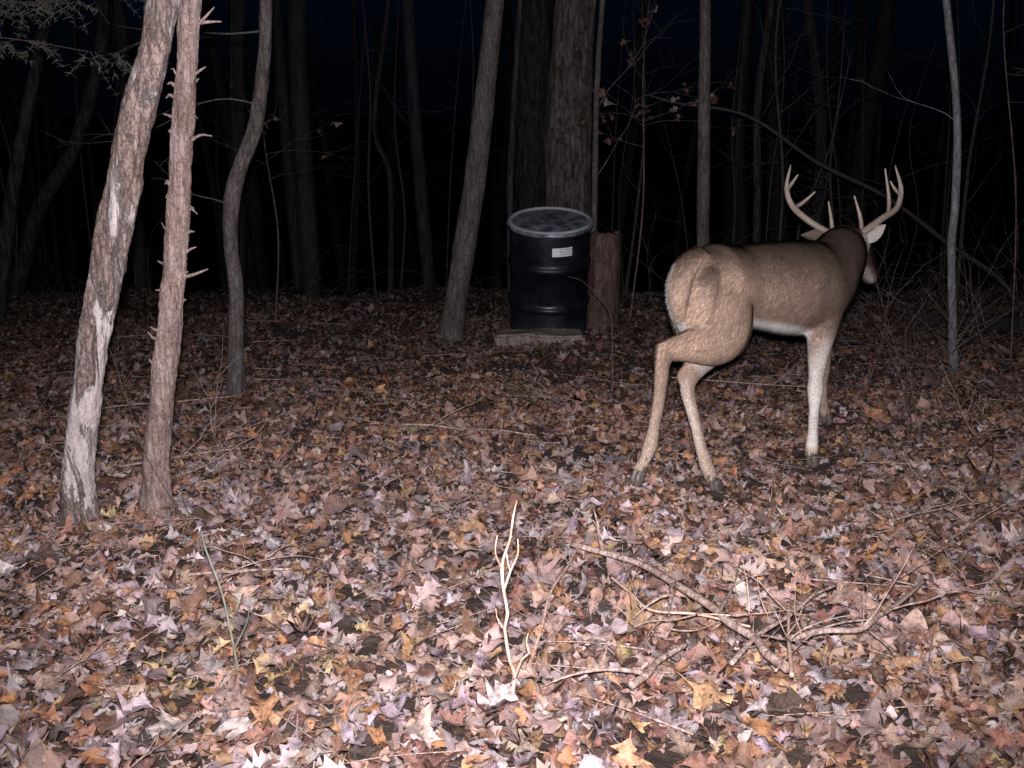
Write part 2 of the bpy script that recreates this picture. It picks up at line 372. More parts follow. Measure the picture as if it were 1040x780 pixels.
tree('hardwood_tree',9.0,[(-4.395,-.889),(-4.074,.349),(-3.753,1.351),(-3.632,1.72)],[.07,.055,.048,.045],M_dimmed,14,70,.1,8)
tree('curved_tree',11.0,[(-5.2,-1.1),(-5.0,-.7),(-4.767,-.118),(-4.356,.466),(-4.023,1.309),(-3.92,1.852)],[.09,.08,.075,.07,.06,.06],M_dimmed,14,70,.1,8)
tree('crooked_sapling',12.0,[(-1.367,-1.25),(-1.334,.09),(-1.488,.614),(-1.339,1.624),(-1.288,1.918)],[.034,.03,.028,.026,.024],M_dimmed,10,60,.1,8)
# distant woods, one object
mb=MB()
for i in range(85):
    y=random.uniform(12,32); x=random.uniform(-.62*y-2,.62*y+2)
    if abs(x/y)<.06 and y<14: continue
    r=random.choice([.03,.04,.05,.07,.1,.16]); z=g(x,y)-.1
    lx=random.uniform(-.9,.9); H_=random.uniform(7,11)
    pts=[(x,y,z),(x+lx*.25+random.uniform(-.12,.12),y,z+H_*.3),(x+lx*.5+random.uniform(-.2,.2),y,z+H_*.6),(x+lx,y+random.uniform(-.5,.5),z+H_)]
    mb.tube(pts,[r*1.2,r,r*.85,r*.4],9,16,rough=.08)
    for q in range(4):
        t=random.uniform(.2,.9); c=V(pts[0]).lerp(V(pts[3]),t); a=random.uniform(0,6.28)
        mb.branch(c,(math.cos(a),math.sin(a),random.uniform(.1,.9)),random.uniform(.7,1.8),.012,1,4,.0,3,.3)
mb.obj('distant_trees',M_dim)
mb=MB()
for i in range(34):
    y=random.uniform(8.8,13.5); x=random.uniform(-.5*y,.5*y)
    if -.3<x<1.1: continue
    r=random.uniform(.006,.018); z=g(x,y)-.05; H_=random.uniform(2.2,4.5); lx=random.uniform(-.5,.5)
    pts=[V((x,y,z)),V((x+lx*.3+random.uniform(-.1,.1),y,z+H_*.3)),V((x+lx*.5+random.uniform(-.15,.15),y,z+H_*.6)),V((x+lx,y,z+H_))]
    mb.tube(pts,[r*1.2,r,r*.75,r*.3],6,18)
    for q in range(7):
        t=random.uniform(.25,.95); j=min(int(t*3),2); c=pts[j].lerp(pts[j+1],t*3-j); a=random.uniform(0,6.28)
        mb.branch(c,(math.cos(a),.5*math.sin(a),random.uniform(.1,.9)),random.uniform(.3,1.0),r*.35,1,4,.0,3,.3)
mb.obj('distant_saplings',M_dtwig)
# underbrush
mb=MB()
for i in range(230):
    y=random.uniform(6.5,13)
    x=random.uniform(-.5*y-.5,.5*y+.8)
    if random.random()<.45: y=random.uniform(5.2,10); x=random.uniform(.30*y,.55*y)
    if -0.5<x<1.6 and y<8.8: continue
    z=g(x,y)
    a=random.uniform(0,6.28)
    mb.branch((x,y,z),(math.cos(a)*.6,math.sin(a)*.6,random.uniform(.2,1)),random.uniform(.3,1.2),random.uniform(.0015,.004),1,4,.07,3,.28)
mb.obj('underbrush',M_btwig)
mb=MB(); mb.tube([(1.1,9.1,1.0),(1.347,9.0,.934),(1.907,9,.834),(2.492,9,.467),(3.08,9,.189),(3.606,9,-.177),(4.1,9,-.5),(4.4,9,g(4.4,9))],[.009,.011,.013,.016,.017,.019,.02,.022],7,50,rough=.15)
mb.branch((2.0,9,.8),(.3,-.3,.9),.9,.005,2); mb.branch((3.0,9,.2),(.8,-.2,.5),.9,.005,2); mb.obj('arching_branch',M_dtwig)
mb=MB(); mb.tube([(3.0,8.1,g(3,8.1)+.10),(3.7,8.0,g(3.7,8)+.08),(4.6,7.7,g(4.6,7.7)+.07)],[.05,.07,.08],14,30,rough=.15); mb.obj('fallen_log',M_dimmed)
# cedar foliage top left (on a cedar trunk outside the frame)
mb=MB()
zc=g(-3.3,5.0); mb.tube([(-3.3,5.0,zc-.05),(-3.25,5,.4),(-3.2,5,1.6),(-3.2,5,4.2)],[.1,.08,.07,.03],16,40,rough=.1)
ced=empty('cedar_evergreen'); t=mb.obj('trunk',M_cedar,ced)
mf=MB(); mt=MB()
for i in range(15):
    z0=random.uniform(1.36,1.95); a=random.uniform(-.5,.5)
    p=mt.branch((-3.2,5,z0),(math.cos(a),math.sin(a)*.8,.02),random.uniform(.9,1.5),.006,0,5,.02,0,.12)
    for pp in p[1:]:
        for q in range(8):
            a2=random.uniform(0,6.28)
            c=pp+V((random.uniform(-.12,.12),random.uniform(-.05,.05),0))
            pts=mt.branch(c,(math.cos(a2),math.sin(a2)*.6,random.uniform(-.9,.1)),random.uniform(.08,.2),.0013,0,3,.05,0,.2)
            for pz in pts[1:]:
                for _ in range(4):
                    dd=V((random.uniform(-1,1),random.uniform(-1,1),random.uniform(-1,.5))).normalized()
                    mf.tube([pz,pz+dd*random.uniform(.015,.035)],[.0016,.0007],3,1)
m,nt,b=mat('cedar_needles'); co=coords(nt,(1,1,1)); nt.links.new(ramp(nt,noisetex(nt,co,20,2),[(.3,(.05,.055,.045)),(.7,(.11,.11,.095))]),b.inputs['Base Color']); b.inputs['Roughness'].default_value=.7
mt.obj('branches',M_btwig,ced); mf.obj('foliage',m,ced,smooth=False)
def leafy(name,base,top,cz,cnt,spread,r=.012):
    e=empty(name); mb=MB(); base=V((base[0],base[1],g(base[0],base[1])-.03)); top=V(top)
    mid=base.lerp(top,.5)+V((.06,.02,0)); mb.tube([base,mid,top,top+V((.05,0,.7))],[r,r*.8,r*.5,r*.25],7,30,rough=.1)
    tips=[]
    for i in range(cnt):
        c=V((top.x,top.y,top.z)).lerp(mid,random.random()*.7)+V((0,0,random.uniform(-.1,.3)))
        a=random.uniform(0,6.28)
        tips+=mb.branch(c,(math.cos(a),.5*math.sin(a),random.uniform(-.1,.5)),spread*random.uniform(.5,1),r*.3,1,4)[2:]
    mb.obj('stem',M_btwig,e)
    k=[tuple(random.choice(tips)+V((random.uniform(-.04,.04),random.uniform(-.04,.04),random.uniform(-.06,.0)))) for _ in range(cz)]
    k=np.array(k); me=leaf_mesh('leaves',k,rng.uniform(.06,.10,len(k)),np.array([(.11,.05,.04)])*rng.uniform(.6,1.5,(len(k),1)),1.2,3)
    o=bpy.data.objects.new('leaves',me); sc.collection.objects.link(o); o.parent=e
leafy('oak_sapling',(.95,8.6),(1.0,8.6,1.2),46,9,.8,.009)
leafy('oak_sapling.001',(3.05,6.4),(2.75,6.4,1.5),12,6,.45,.006)
leafy('oak_sapling.002',(-1.9,8.5),(-1.9,8.5,.7),10,7,.8,.007)
# ------------------------------------------------------------------ sticks
def gp(p,h=.03): return V((p[0],p[1],g(p[0],p[1])+h))
def stick(mb,pl,r0,r1,h=.035,sub=0,hs=None):
    pts=[gp(p,(hs[i] if hs else h)) for i,p in enumerate(pl)]
    pts2=[]
    for a,b_ in zip(pts[:-1],pts[1:]):
        pts2.append(a); pts2.append(a.lerp(b_,.5)+V((random.uniform(-1,1),random.uniform(-1,1),random.uniform(-.3,.6)))*.012)
    pts2.append(pts[-1]); k=len(pts2)
    mb.tube(pts2,[r0+(r1-r0)*i/(k-1) for i in range(k)],8,40,rough=.18,rs=30)
    for i in range(sub):
        c=random.choice(pts2[1:-1]); mb.branch(c,(random.uniform(-1,1),random.uniform(-1,1),random.uniform(.1,.45)),random.uniform(.1,.3),r1*.6+.001,1,5)
mb=MB()
stick(mb,[(.173,2.899),(.355,2.73),(.493,2.434),(.561,2.241),(.595,2.083)],.009,.0115,.10,2)
mb.obj('fallen_branch',M_twig)
mb=MB()
stick(mb,[(.401,2.241),(.319,2.143),(.252,2.03)],.006,.009,.085,1)
stick(mb,[(.478,2.11),(.675,2.376),(.837,2.558)],.0065,.004,.10,2)
stick(mb,[(.635,2.767),(.517,2.434)],.003,.0045,.09,1)
mb.obj('fallen_branch.001',M_twig)
mb=MB()
stick(mb,[(.644,2.251),(.818,2.294),(.926,2.405),(1.081,2.591)],.008,.004,.095,3)
stick(mb,[(.841,2.294),(.856,2.167)],.003,.0045,.09)
stick(mb,[(.56,2.05),(.7,2.25),(.86,2.32)],.003,.002,.11,1)
mb.obj('fallen_branch.002',M_twig)
mb=MB()
stick(mb,[(.266,2.659),(.345,2.434),(.569,2.331)],.004,.003,.09,2)
stick(mb,[(.677,2.405),(.583,2.008)],.0035,.005,.12)
stick(mb,[(.03,2.2),(.10,2.55),(.19,2.9)],.0045,.003,.04,0,[.03,.09,.09])
mb.obj('fallen_twigs',M_ptwig)
mb=MB()
for a,b_ in [((-1.24,3.751),(-1.11,4.105)),((-1.5,3.9),(-1.05,4.2)),((-1.3,4.3),(-1.0,3.9)),((.054,5.663),(.343,5.149)),((-.9,2.75),(-.62,2.8)),((-.5,4.6),(.1,4.4)),((1.2,3.2),(1.6,3.5)),((-2,5),(-1.4,5.3)),((.9,5.9),(1.6,5.6)),((1.9,4.2),(2.3,4.8)),((1.3,3.0),(1.5,3.3))]:
    stick(mb,[a,((a[0]+b_[0])/2+random.uniform(-.04,.04),(a[1]+b_[1])/2),b_],.005,.003,.06,3)
for i in range(220):
    y=random.uniform(1.8,9); x=random.uniform(-.5*y,.5*y); a=random.uniform(0,6.28); L=random.uniform(.1,.5)
    if min(abs(x-q0)+abs(y-q1)*.6 for q0,q1 in ((.745,3.7),(1.2,4.0)))<.35: continue
    stick(mb,[(x,y),(x+math.cos(a)*L,y+math.sin(a)*L)],random.uniform(.0012,.003),.001,.045,1 if random.random()<.4 else 0)
mb.obj('scattered_twigs',M_twig)
mb=MB(); Y0=2.05
q=lambda x,z,dy=0:(x,Y0+dy,z)
mb.tube([q(-.011,-.22),q(.005,-.107),q(-.006,-.054),q(-.015,.01),q(-.010,.05),q(-.017,.101),q(-.02,.16),q(-.004,.22),q(.003,.27),q(.01,.302)],[.0045,.0042,.0040,.0037,.0035,.0034,.0030,.0026,.0021,.001],7,72,rough=.35,rs=90)
mb.tube([q(.004,-.107),q(.02,-.05,-.02),q(.038,-.025,-.03)],[.0035,.0028,.002],6,10)
mb.tube([q(.036,-.03,-.03),q(.03,.0,-.03),q(.034,.02,-.03)],[.002,.0015,.001],5,6)
mb.tube([q(-.017,.101),q(-.004,.134,.02),q(.012,.17,.03),q(.012,.205,.03)],[.003,.0026,.002,.0012],6,12)
mb.tube([q(-.02,.15),q(-.034,.19,-.01),q(-.03,.23,-.01)],[.0025,.0018,.001],5,8)
mb.tube([q(-.004,.134,.02),q(-.012,.18,.03),q(.0,.21,.03)],[.002,.0016,.001],5,8)
mb.tube([q(-.015,.01),q(-.03,.03,.01),q(-.034,.055,.01)],[.0022,.0015,.001],5,8)
mb.obj('twig_sapling',M_ptwig)
mb=MB(); mb.tube([(-.617,2.19,-.22),(-.63,2.2,-.12),(-.655,2.23,0),(-.70,2.28,.09),(-.712,2.3,.13)],[.0035,.003,.0025,.002,.001],6,30)
mb.tube([(-.63,2.2,-.12),(-.60,2.21,-.06),(-.59,2.2,-.02)],[.002,.0015,.001],5,8)
mb.obj('green_stem_sapling',M_gtwig)
mb=MB(); mb.tube([(.542,5.62,-.55),(.545,5.7,-.35),(.547,5.9,-.14),(.48,6.1,-.06),(.406,6.3,-.018),(.33,6.4,-.01)],[.006,.005,.004,.0035,.0025,.0015],6,40)
mb.obj('bent_twig',M_btwig)
for i,(x,y) in enumerate([(-1.018,3.29),(1.973,4.924),(2.2,5.2),(1.75,4.5),(-1.9,4.9),(-2.3,6)]):
    mb=MB(); 
    for _ in range(3): mb.branch((x+random.uniform(-.05,.05),y,g(x,y)),(random.uniform(-.3,.3),random.uniform(-.2,.2),1),random.uniform(.3,.75),.0022,1,5,0,3,.15)
    mb.obj('bare_shrub' if i==0 else 'bare_shrub.%03d'%i,M_btwig)
# ------------------------------------------------------------------ barrel
bar=empty('steel_barrel')
def revolve(name,prof,m,seg=96):
    me=bpy.data.meshes.new(name); v=[];f=[]
    for r,z in prof:
        for k in range(seg):
            a=2*math.pi*k/seg; v.append((r*math.cos(a),r*math.sin(a),z))
    for i in range(len(prof)-1):
        for k in range(seg):
            a=i*seg+k; b_=i*seg+(k+1)%seg; f.append((a,b_,b_+seg,a+seg))
    if prof[0][0]>0: f.append(tuple(reversed(range(seg))))
    f.append(tuple(range((len(prof)-1)*seg,len(prof)*seg)))
    me.from_pydata(v,[],f); me.polygons.foreach_set('use_smooth',[True]*len(me.polygons)); me.materials.append(m)
    o=bpy.data.objects.new(name,me); sc.collection.objects.link(o); o.parent=bar; return o
m,nt,b=mat('black_barrel_paint'); co=coords(nt,(1,1,1)); f=noisetex(nt,co,7,7,.7)
sp=N(nt,'ShaderNodeSeparateXYZ'); nt.links.new(co,sp.inputs[0])
cc=ramp(nt,f,[(.35,(.003,.004,.008)),(.6,(.006,.008,.014)),(.8,(.03,.03,.035))])
low=ramp(nt,math_(nt,'ADD',sp.outputs[2],math_(nt,'MULTIPLY',f,.12)),[(.06,(1,1,1)),(.26,(0,0,0))])
cc=mixc(nt,math_(nt,'MULTIPLY',low,.5),cc,(.06,.068,.08))
nt.links.new(cc,b.inputs['Base Color']); nt.links.new(ramp(nt,f,[(.3,(.3,)*3),(.7,(.6,)*3)]),b.inputs['Roughness']); bump(nt,b,noisetex(nt,co,5,3,.5),.3,.03); M_bar=m
m,nt,b=mat('barrel_lid_paint'); co=coords(nt,(1,1,1)); f=noisetex(nt,co,5,7,.65)
nt.links.new(ramp(nt,f,[(.3,(.17,.19,.23)),(.45,(.27,.31,.36)),(.58,(.35,.39,.44)),(.72,(.42,.46,.51))]),b.inputs['Base Color']); b.inputs['Roughness'].default_value=.65; bump(nt,b,f,.15,.004); M_lid=m
R=.287
prof=[(R-.01,0),(R+.004,.004),(R+.004,.018),(R-.004,.03),(R-.004,.26)]
for zc in (.29,.585):
    for k in range(7):
        a=math.pi*k/6; prof.append((R-.004+.013*math.sin(a),zc-.022*math.cos(a)))
    prof.append((R-.004,zc+.05))
prof+=[(R-.004,.84),(R-.006,.86)]
revolve('drum_body',prof,M_bar)
revolve('lid',[(R-.004,.845),(R+.008,.848),(R+.011,.858),(R+.009,.872),(R-.002,.880),(R-.012,.878),(R-.018,.866),(R-.03,.862),(R-.06,.863),(R-.068,.865),(R-.08,.865),(R-.088,.863),(.09,.864),(.02,.865)],M_lid)
m,nt,b=mat('rim_ring'); co=coords(nt,(1,1,1)); nt.links.new(ramp(nt,noisetex(nt,co,12),[(.35,(.04,.05,.06)),(.65,(.38,.42,.47))]),b.inputs['Base Color']); b.inputs['Metallic'].default_value=.4; b.inputs['Roughness'].default_value=.45
revolve('clamp_ring',[(R+.010,.838),(R+.017,.842),(R+.019,.852),(R+.017,.862),(R+.010,.866)],m)
m,nt,b=mat('label_paper'); uvn=N(nt,'ShaderNodeTexCoord'); sp=N(nt,'ShaderNodeSeparateXYZ'); nt.links.new(uvn.outputs['UV'],sp.inputs[0])
r1=math_(nt,'GREATER_THAN',math_(nt,'FRACT',math_(nt,'MULTIPLY',sp.outputs[1],3.5)),.6)
n1=N(nt,'ShaderNodeTexNoise'); n1.inputs['Scale'].default_value=14; nt.links.new(uvn.outputs['UV'],n1.inputs['Vector'])
msk=math_(nt,'MULTIPLY',math_(nt,'MULTIPLY',r1,math_(nt,'GREATER_THAN',n1.outputs['Fac'],.47)),math_(nt,'GREATER_THAN',sp.outputs[0],.35))
nt.links.new(mixc(nt,msk,(.8,.82,.85),(.05,.05,.06)),b.inputs['Base Color']); b.inputs['Roughness'].default_value=.5
v=[];f=[];uvs=[]
for j in range(2):
    for i in range(13):
        a=math.radians(-90+16-14.5+29*i/12); v.append(((R+.001)*math.cos(a),(R+.001)*math.sin(a),.70+.062*j)); uvs.append((i/12,j))
for i in range(12): f.append((i,i+1,i+14,i+13))
me=bpy.data.meshes.new('label'); me.from_pydata(v,[],f); ul=me.uv_layers.new(name='UVMap')
for l in me.loops: ul.data[l.index].uv=uvs[l.vertex_index]
me.materials.append(m); o=bpy.data.objects.new('label',me); sc.collection.objects.link(o); o.parent=bar
bar.location=(.268,7.80,g(.268,7.76)+.01); bar.rotation_euler=(math.radians(11),0,0)
# block / stump
import bmesh
bm=bmesh.new(); bmesh.ops.create_cube(bm,size=1); bmesh.ops.scale(bm,vec=(.60,.20,.13),verts=bm.verts)
bmesh.ops.bevel(bm,geom=bm.edges[:],offset=.015,segments=2,affect='EDGES'); bmesh.ops.subdivide_edges(bm,edges=bm.edges[:],cuts=5,use_grid_fill=True)
for vv in bm.verts:
    vv.co+=V((noise.noise(vv.co*9),noise.noise(vv.co*9+V((5,0,0))),noise.noise(vv.co*9+V((0,7,0)))))*.022
me=bpy.data.meshes.new('wooden_block'); bm.to_mesh(me); bm.free()
M_block=bark('weathered_wood',[(.34,(.10,.08,.068)),(.5,(.27,.22,.195)),(.66,(.42,.36,.32))],30,30,.01); me.materials.append(M_block)
o=bpy.data.objects.new('wooden_block',me); o.location=(.19,7.33,g(.19,7.33)+.03); o.rotation_euler=(.02,.02,.03); sc.collection.objects.link(o)
mb=MB(); x0,y0=.715,8.25; z0=g(x0,y0)
mb.tube([(x0-.02,y0,z0-.05),(x0-.015,y0,z0+.08),(x0,y0,z0+.4),(x0,y0,z0+.72),(x0,y0,z0+.765)],[.165,.14,.125,.115,.105],36,70,rough=.14,rs=7,fine=.06)
for i in range(9):
    a=i*.7; c=V((x0+.085*math.cos(a),y0+.085*math.sin(a),z0+.70)); mb.tube([c,c+V((0,0,random.uniform(.05,.08)))],[.035,.02],6,3)
mb.obj('tree_stump',bark('stump_wood',[(.34,(.04,.024,.02)),(.5,(.13,.085,.07)),(.66,(.24,.17,.15))],30,5,.02))
# ------------------------------------------------------------------ deer
deer=empty('white_tailed_deer')
lat=V((.659,-.752,0)).normalized(); head_d=V((.752,.659,0))
K=lambda *a:V((a[0]/1000,a[1]/1000,a[2]/1000))
body=MB()
def part(pts,rad,n=24,seg=20,la=lat): body.tube([K(*p) for p in pts],rad,seg,n,lat=la)
# torso (radius lateral, vertical)
part([(672,3938,395),(700,3968,398),(748,4025,380),(862,4150,352),(985,4265,330),(1115,4375,302),(1240,4480,280),(1325,4565,292),(1395,4660,335),(1445,4745,370),(1490,4830,392)],
     [(.055,.075),(.095,.12),(.135,.155),(.138,.152),(.163,.170),(.18,.190),(.162,.198),(.135,.178),(.118,.15),(.110,.132),(.095,.105)],60,28)
part([(1180,4430,405),(1260,4500,395),(1340,4590,372)],[(.05,.05),(.08,.08),(.06,.07)],16,16)
part([(770,4070,452),(800,4080,438)],[(.06,.05),(.05,.045)],6,14)
# head, turned a little to the right
hl=V((.82,-.57,0)).normalized()
part([(1500,4850,398),(1525,4885,405),(1568,4955,392),(1622,5030,335),(1685,5108,262),(1732,5162,205),(1748,5182,185)],[(.04,.05),(.074,.075),(.072,.080),(.054,.064),(.038,.044),(.033,.035),(.018,.02)],36,20,hl)
# right hind (near leg, pushing off behind)
part([(755,3985,420),(765,3975,350),(790,3970,275),(800,3965,212),(745,3915,192),(680,3858,190),(615,3812,190),(562,3784,180),(541,3762,142),(535,3747,70),(527,3735,0),(511,3715,-90),(498,3700,-148),(478,3680,-195),(452,3657,-232)],
     [(.06,.10),(.085,.14),(.085,.145),(.075,.115),(.068,.102),(.052,.076),(.036,.052),(.029,.039),(.024,.034),(.020,.029),(.018,.026),(.018,.025),(.025,.031),(.019,.022),(.022,.026)],98,20)
part([(650,3830,238),(595,3797,226),(553,3773,215),(530,3760,203),(532,3754,165)],[(.014,.018),(.009,.013),(.012,.015),(.015,.018),(.012,.015)],14,12)
# left hind (far leg, planted)
part([(705,4065,420),(700,4075,330),(730,4100,235),(775,4110,160),(745,4045,118),(700,3975,85),(668,3925,50),(657,3902,10),(669,3885,-50),(690,3850,-130),(705,3822,-200),(726,3788,-265),(742,3752,-308)],
     [(.06,.10),(.08,.13),(.08,.13),(.07,.10),(.056,.078),(.042,.058),(.031,.044),(.024,.034),(.020,.028),(.018,.025),(.018,.025),(.025,.030),(.020,.024)],86,20)
part([(710,3978,134),(672,3942,107),(643,3912,80),(629,3895,60),(636,3888,30)],[(.012,.016),(.009,.013),(.012,.015),(.015,.017),(.011,.014)],14,12)
# rump mass between the thighs, closing up to the tail
part([(700,3960,440),(672,3930,400),(664,3920,330),(672,3918,270),(700,3920,212)],[(.085,.05),(.10,.06),(.10,.06),(.09,.06),(.065,.05)],30,22)
# right front
part([(1320,4480,350),(1310,4460,240),(1290,4405,130),(1264,4340,30),(1247,4283,-50),(1236,4245,-95),(1224,4195,-165),(1213,4152,-236),(1203,4112,-300),(1198,4092,-335)],
     [(.055,.11),(.075,.13),(.058,.09),(.040,.052),(.029,.035),(.032,.038),(.020,.025),(.019,.024),(.025,.031),(.020,.024)],70,18)
# left front
part([(1350,4640,330),(1370,4655,220),(1385,4690,110),(1402,4725,20),(1420,4775,-100),(1427,4800,-160),(1438,4825,-230),(1448,4842,-300),(1466,4862,-372),(1476,4858,-400)],
     [(.05,.09),(.06,.11),(.048,.07),(.038,.048),(.029,.034),(.031,.036),(.020,.025),(.020,.024),(.024,.029),(.021,.024)],70,18)
# tail, lying flat against the rump
part([(700,3960,505),(655,3912,492),(618,3876,450),(602,3862,385),(605,3862,315),(620,3870,262)],[(.035,.03),(.045,.035),(.05,.035),(.048,.035),(.036,.025),(.015,.012)],30,16)
bo=body.obj('body',M_fur,deer)
bpy.context.view_layer.objects.active=bo; bo.select_set(True)
md=bo.modifiers.new('r','REMESH'); md.mode='VOXEL'; md.voxel_size=.007; md.use_smooth_shade=True
bpy.ops.object.modifier_apply(modifier='r')
me=bo.data
vg=bo.vertex_groups.new(name='trunk')
for v_ in me.vertices:
    hgt=v_.co.z+.093*v_.co.y; w_=min(1,max(0,(hgt-.44)/.12))
    if (v_.co-V((.6,3.86,.36))).length<.09 : w_*=.6
    if w_>0: vg.add([v_.index],w_,'REPLACE')
md=bo.modifiers.new('s1','SMOOTH'); md.factor=.6; md.iterations=30; md.vertex_group='trunk'
bpy.ops.object.modifier_apply(modifier='s1')
md=bo.modifiers.new('s','SMOOTH'); md.factor=.5; md.iterations=4
bpy.ops.object.modifier_apply(modifier='s')
me=bo.data; nv=len(me.vertices); co=np.empty(nv*3,np.float32); me.vertices.foreach_get('co',co); co=co.reshape(-1,3).astype(float)
no=np.empty(nv*3,np.float32); me.vertices.foreach_get('normal',no); no=no.reshape(-1,3).astype(float)
def seg_d(p,a,b_):
    a=np.array(a)/1000.;b_=np.array(b_)/1000.; ab=b_-a; t=np.clip(((p-a)@ab)/(ab@ab+1e-9),0,1); return np.linalg.norm(p-(a+t[:,None]*ab),axis=1)
def sm(d,r0,r1): t=np.clip((r1-d)/(r1-r0),0,1); return (t*t*(3-2*t))[:,None]
def coat(p,nn):
    h=p[:,2]-(-.093*p[:,1])
    along=(p[:,0]-.713)*.752+(p[:,1]-4.03)*.659
    c=np.tile(np.array([.275,.19,.145]),(len(p),1))
    mix=lambda c,k,w:c*(1-w)+np.array(k)*w
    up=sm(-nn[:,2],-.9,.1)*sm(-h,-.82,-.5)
    c=mix(c,(.33,.23,.172),sm(along,-.02,.25)*sm(-h,-.55,-.4))
    c=mix(c,(.165,.118,.095),sm(-along,-.75,-.2)*.85*sm(-h,-.6,-.45))
    c=mix(c,(.10,.068,.052),sm(-along,-.98,-.62)*sm(-h,-.6,-.45)*.8)
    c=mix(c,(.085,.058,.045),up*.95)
    c=mix(c,(.38,.285,.225),sm(h,.25,.5))
    c=mix(c,(.78,.75,.73),sm(seg_d(p,(910,4100,150),(1150,4330,92)),.06,.105)*sm(nn[:,2],-.2,.4))
    c=mix(c,(.70,.64,.60),sm(seg_d(p,(1287,4400,100),(1205,4110,-250)),.03,.07)*sm(nn[:,1],-.3,.6)*.9)
    c=mix(c,(.64,.57,.52),sm(seg_d(p,(700,3990,95),(780,4050,160)),.05,.10)*.85)
    c=mix(c,(.58,.51,.46),sm(seg_d(p,(655,3905,20),(700,3840,-180)),.02,.05)*sm(-nn[:,0],-.1,-.6)*.5)
    c=mix(c,(.76,.73,.71),sm(seg_d(p,(1592,4850,340),(1620,4885,410)),.045,.08)*sm(-nn[:,0],-.7,-.25)*.95)
    c=mix(c,(.66,.6,.56),sm(seg_d(p,(1640,5045,280),(1710,5140,192)),.02,.045)*.6)
    # white rump hair along the far edge and below the tail
    dl=nn[:,0]*-.659+nn[:,1]*.752
    c=mix(c,(.80,.77,.75),sm(seg_d(p,(598,3915,400),(630,3935,250)),.07,.10)*sm(-dl,-.62,-.30)*.95)
    c=mix(c,(.78,.75,.73),sm(seg_d(p,(608,3882,258),(655,3915,212)),.016,.042)*.95)
    c=mix(c,(.15,.10,.075),sm(seg_d(p,(560,3770,150),(552,3770,170)),.01,.05)*.5)
    c=mix(c,(.18,.13,.10),sm(h,.035,.075)*.6)
    c=mix(c,(.02,.017,.015),sm(seg_d(p,(1750,5185,190),(1742,5172,195)),.015,.03))
    return c
C=coat(co,no)
nz=np.array([noise.noise(V(p)*9)+.8*noise.noise(V(p)*28)+.6*noise.noise(V(p)*70) for p in co])[:,None]
C=np.clip(C*(1+.22*nz),.01,.9)
ca=me.color_attributes.new('Col','FLOAT_COLOR','POINT'); ca.data.foreach_set('color',np.hstack([C,np.ones((nv,1))]).astype(np.float32).ravel())
# short hair
me.calc_loop_triangles(); nt_=len(me.loop_triangles); tri=np.empty(nt_*3,np.int32); me.loop_triangles.foreach_get('vertices',tri); tri=tri.reshape(-1,3)
A=np.linalg.norm(np.cross(co[tri[:,1]]-co[tri[:,0]],co[tri[:,2]]-co[tri[:,0]]),axis=1); nh=140000
pk=rng.choice(nt_,nh,p=A/A.sum()); r1=np.sqrt(rng.random(nh)); r2=rng.random(nh); w0=(1-r1)[:,None];w1=(r1*(1-r2))[:,None];w2=(r1*r2)[:,None]
T=tri[pk]; hp=w0*co[T[:,0]]+w1*co[T[:,1]]+w2*co[T[:,2]]; hn=w0*no[T[:,0]]+w1*no[T[:,1]]+w2*no[T[:,2]]; hn/=np.linalg.norm(hn,axis=1)[:,None]+1e-9
hc=w0*C[T[:,0]]+w1*C[T[:,1]]+w2*C[T[:,2]]
hh=hp[:,2]+.093*hp[:,1]
flow=np.where((hh>.5)[:,None],np.array([-.752,-.659,-.55]),np.array([-.1,-.1,-1.]))+rng.normal(0,.22,(nh,3))
flow-=hn*np.sum(flow*hn,1)[:,None]; flow/=np.linalg.norm(flow,axis=1)[:,None]+1e-9
hl_=np.where(hh>.5,.022,.009)*rng.uniform(.6,1.2,nh)
sidev=np.cross(flow,hn); wd=np.where(hh>.5,.0013,.0009)[:,None]
tip=hp+flow*(hl_*.92)[:,None]+hn*(hl_*.30)[:,None]
hv=np.stack([hp-sidev*wd,hp+sidev*wd,tip],1).reshape(-1,3)
hm=bpy.data.meshes.new('hair'); hm.vertices.add(nh*3); hm.vertices.foreach_set('co',hv.astype(np.float32).ravel())
hm.loops.add(nh*3); hm.loops.foreach_set('vertex_index',np.arange(nh*3,dtype=np.int32)); hm.polygons.add(nh); hm.polygons.foreach_set('loop_start',np.arange(0,nh*3,3,dtype=np.int32))
hm.polygons.foreach_set('use_smooth',np.ones(nh,bool)); hm.update(calc_edges=True)
hcol=np.repeat(np.clip(hc*(rng.lognormal(0,.42,(nh,1))),.01,.9),3,0)
ca=hm.color_attributes.new('Col','FLOAT_COLOR','POINT'); ca.data.foreach_set('color',np.hstack([hcol,np.ones((nh*3,1))]).astype(np.float32).ravel())
hm.materials.append(M_hair); hm.normals_split_custom_set_from_vertices(np.repeat(hn,3,0).tolist())
o=bpy.data.objects.new('hair',hm); sc.collection.objects.link(o); o.parent=deer
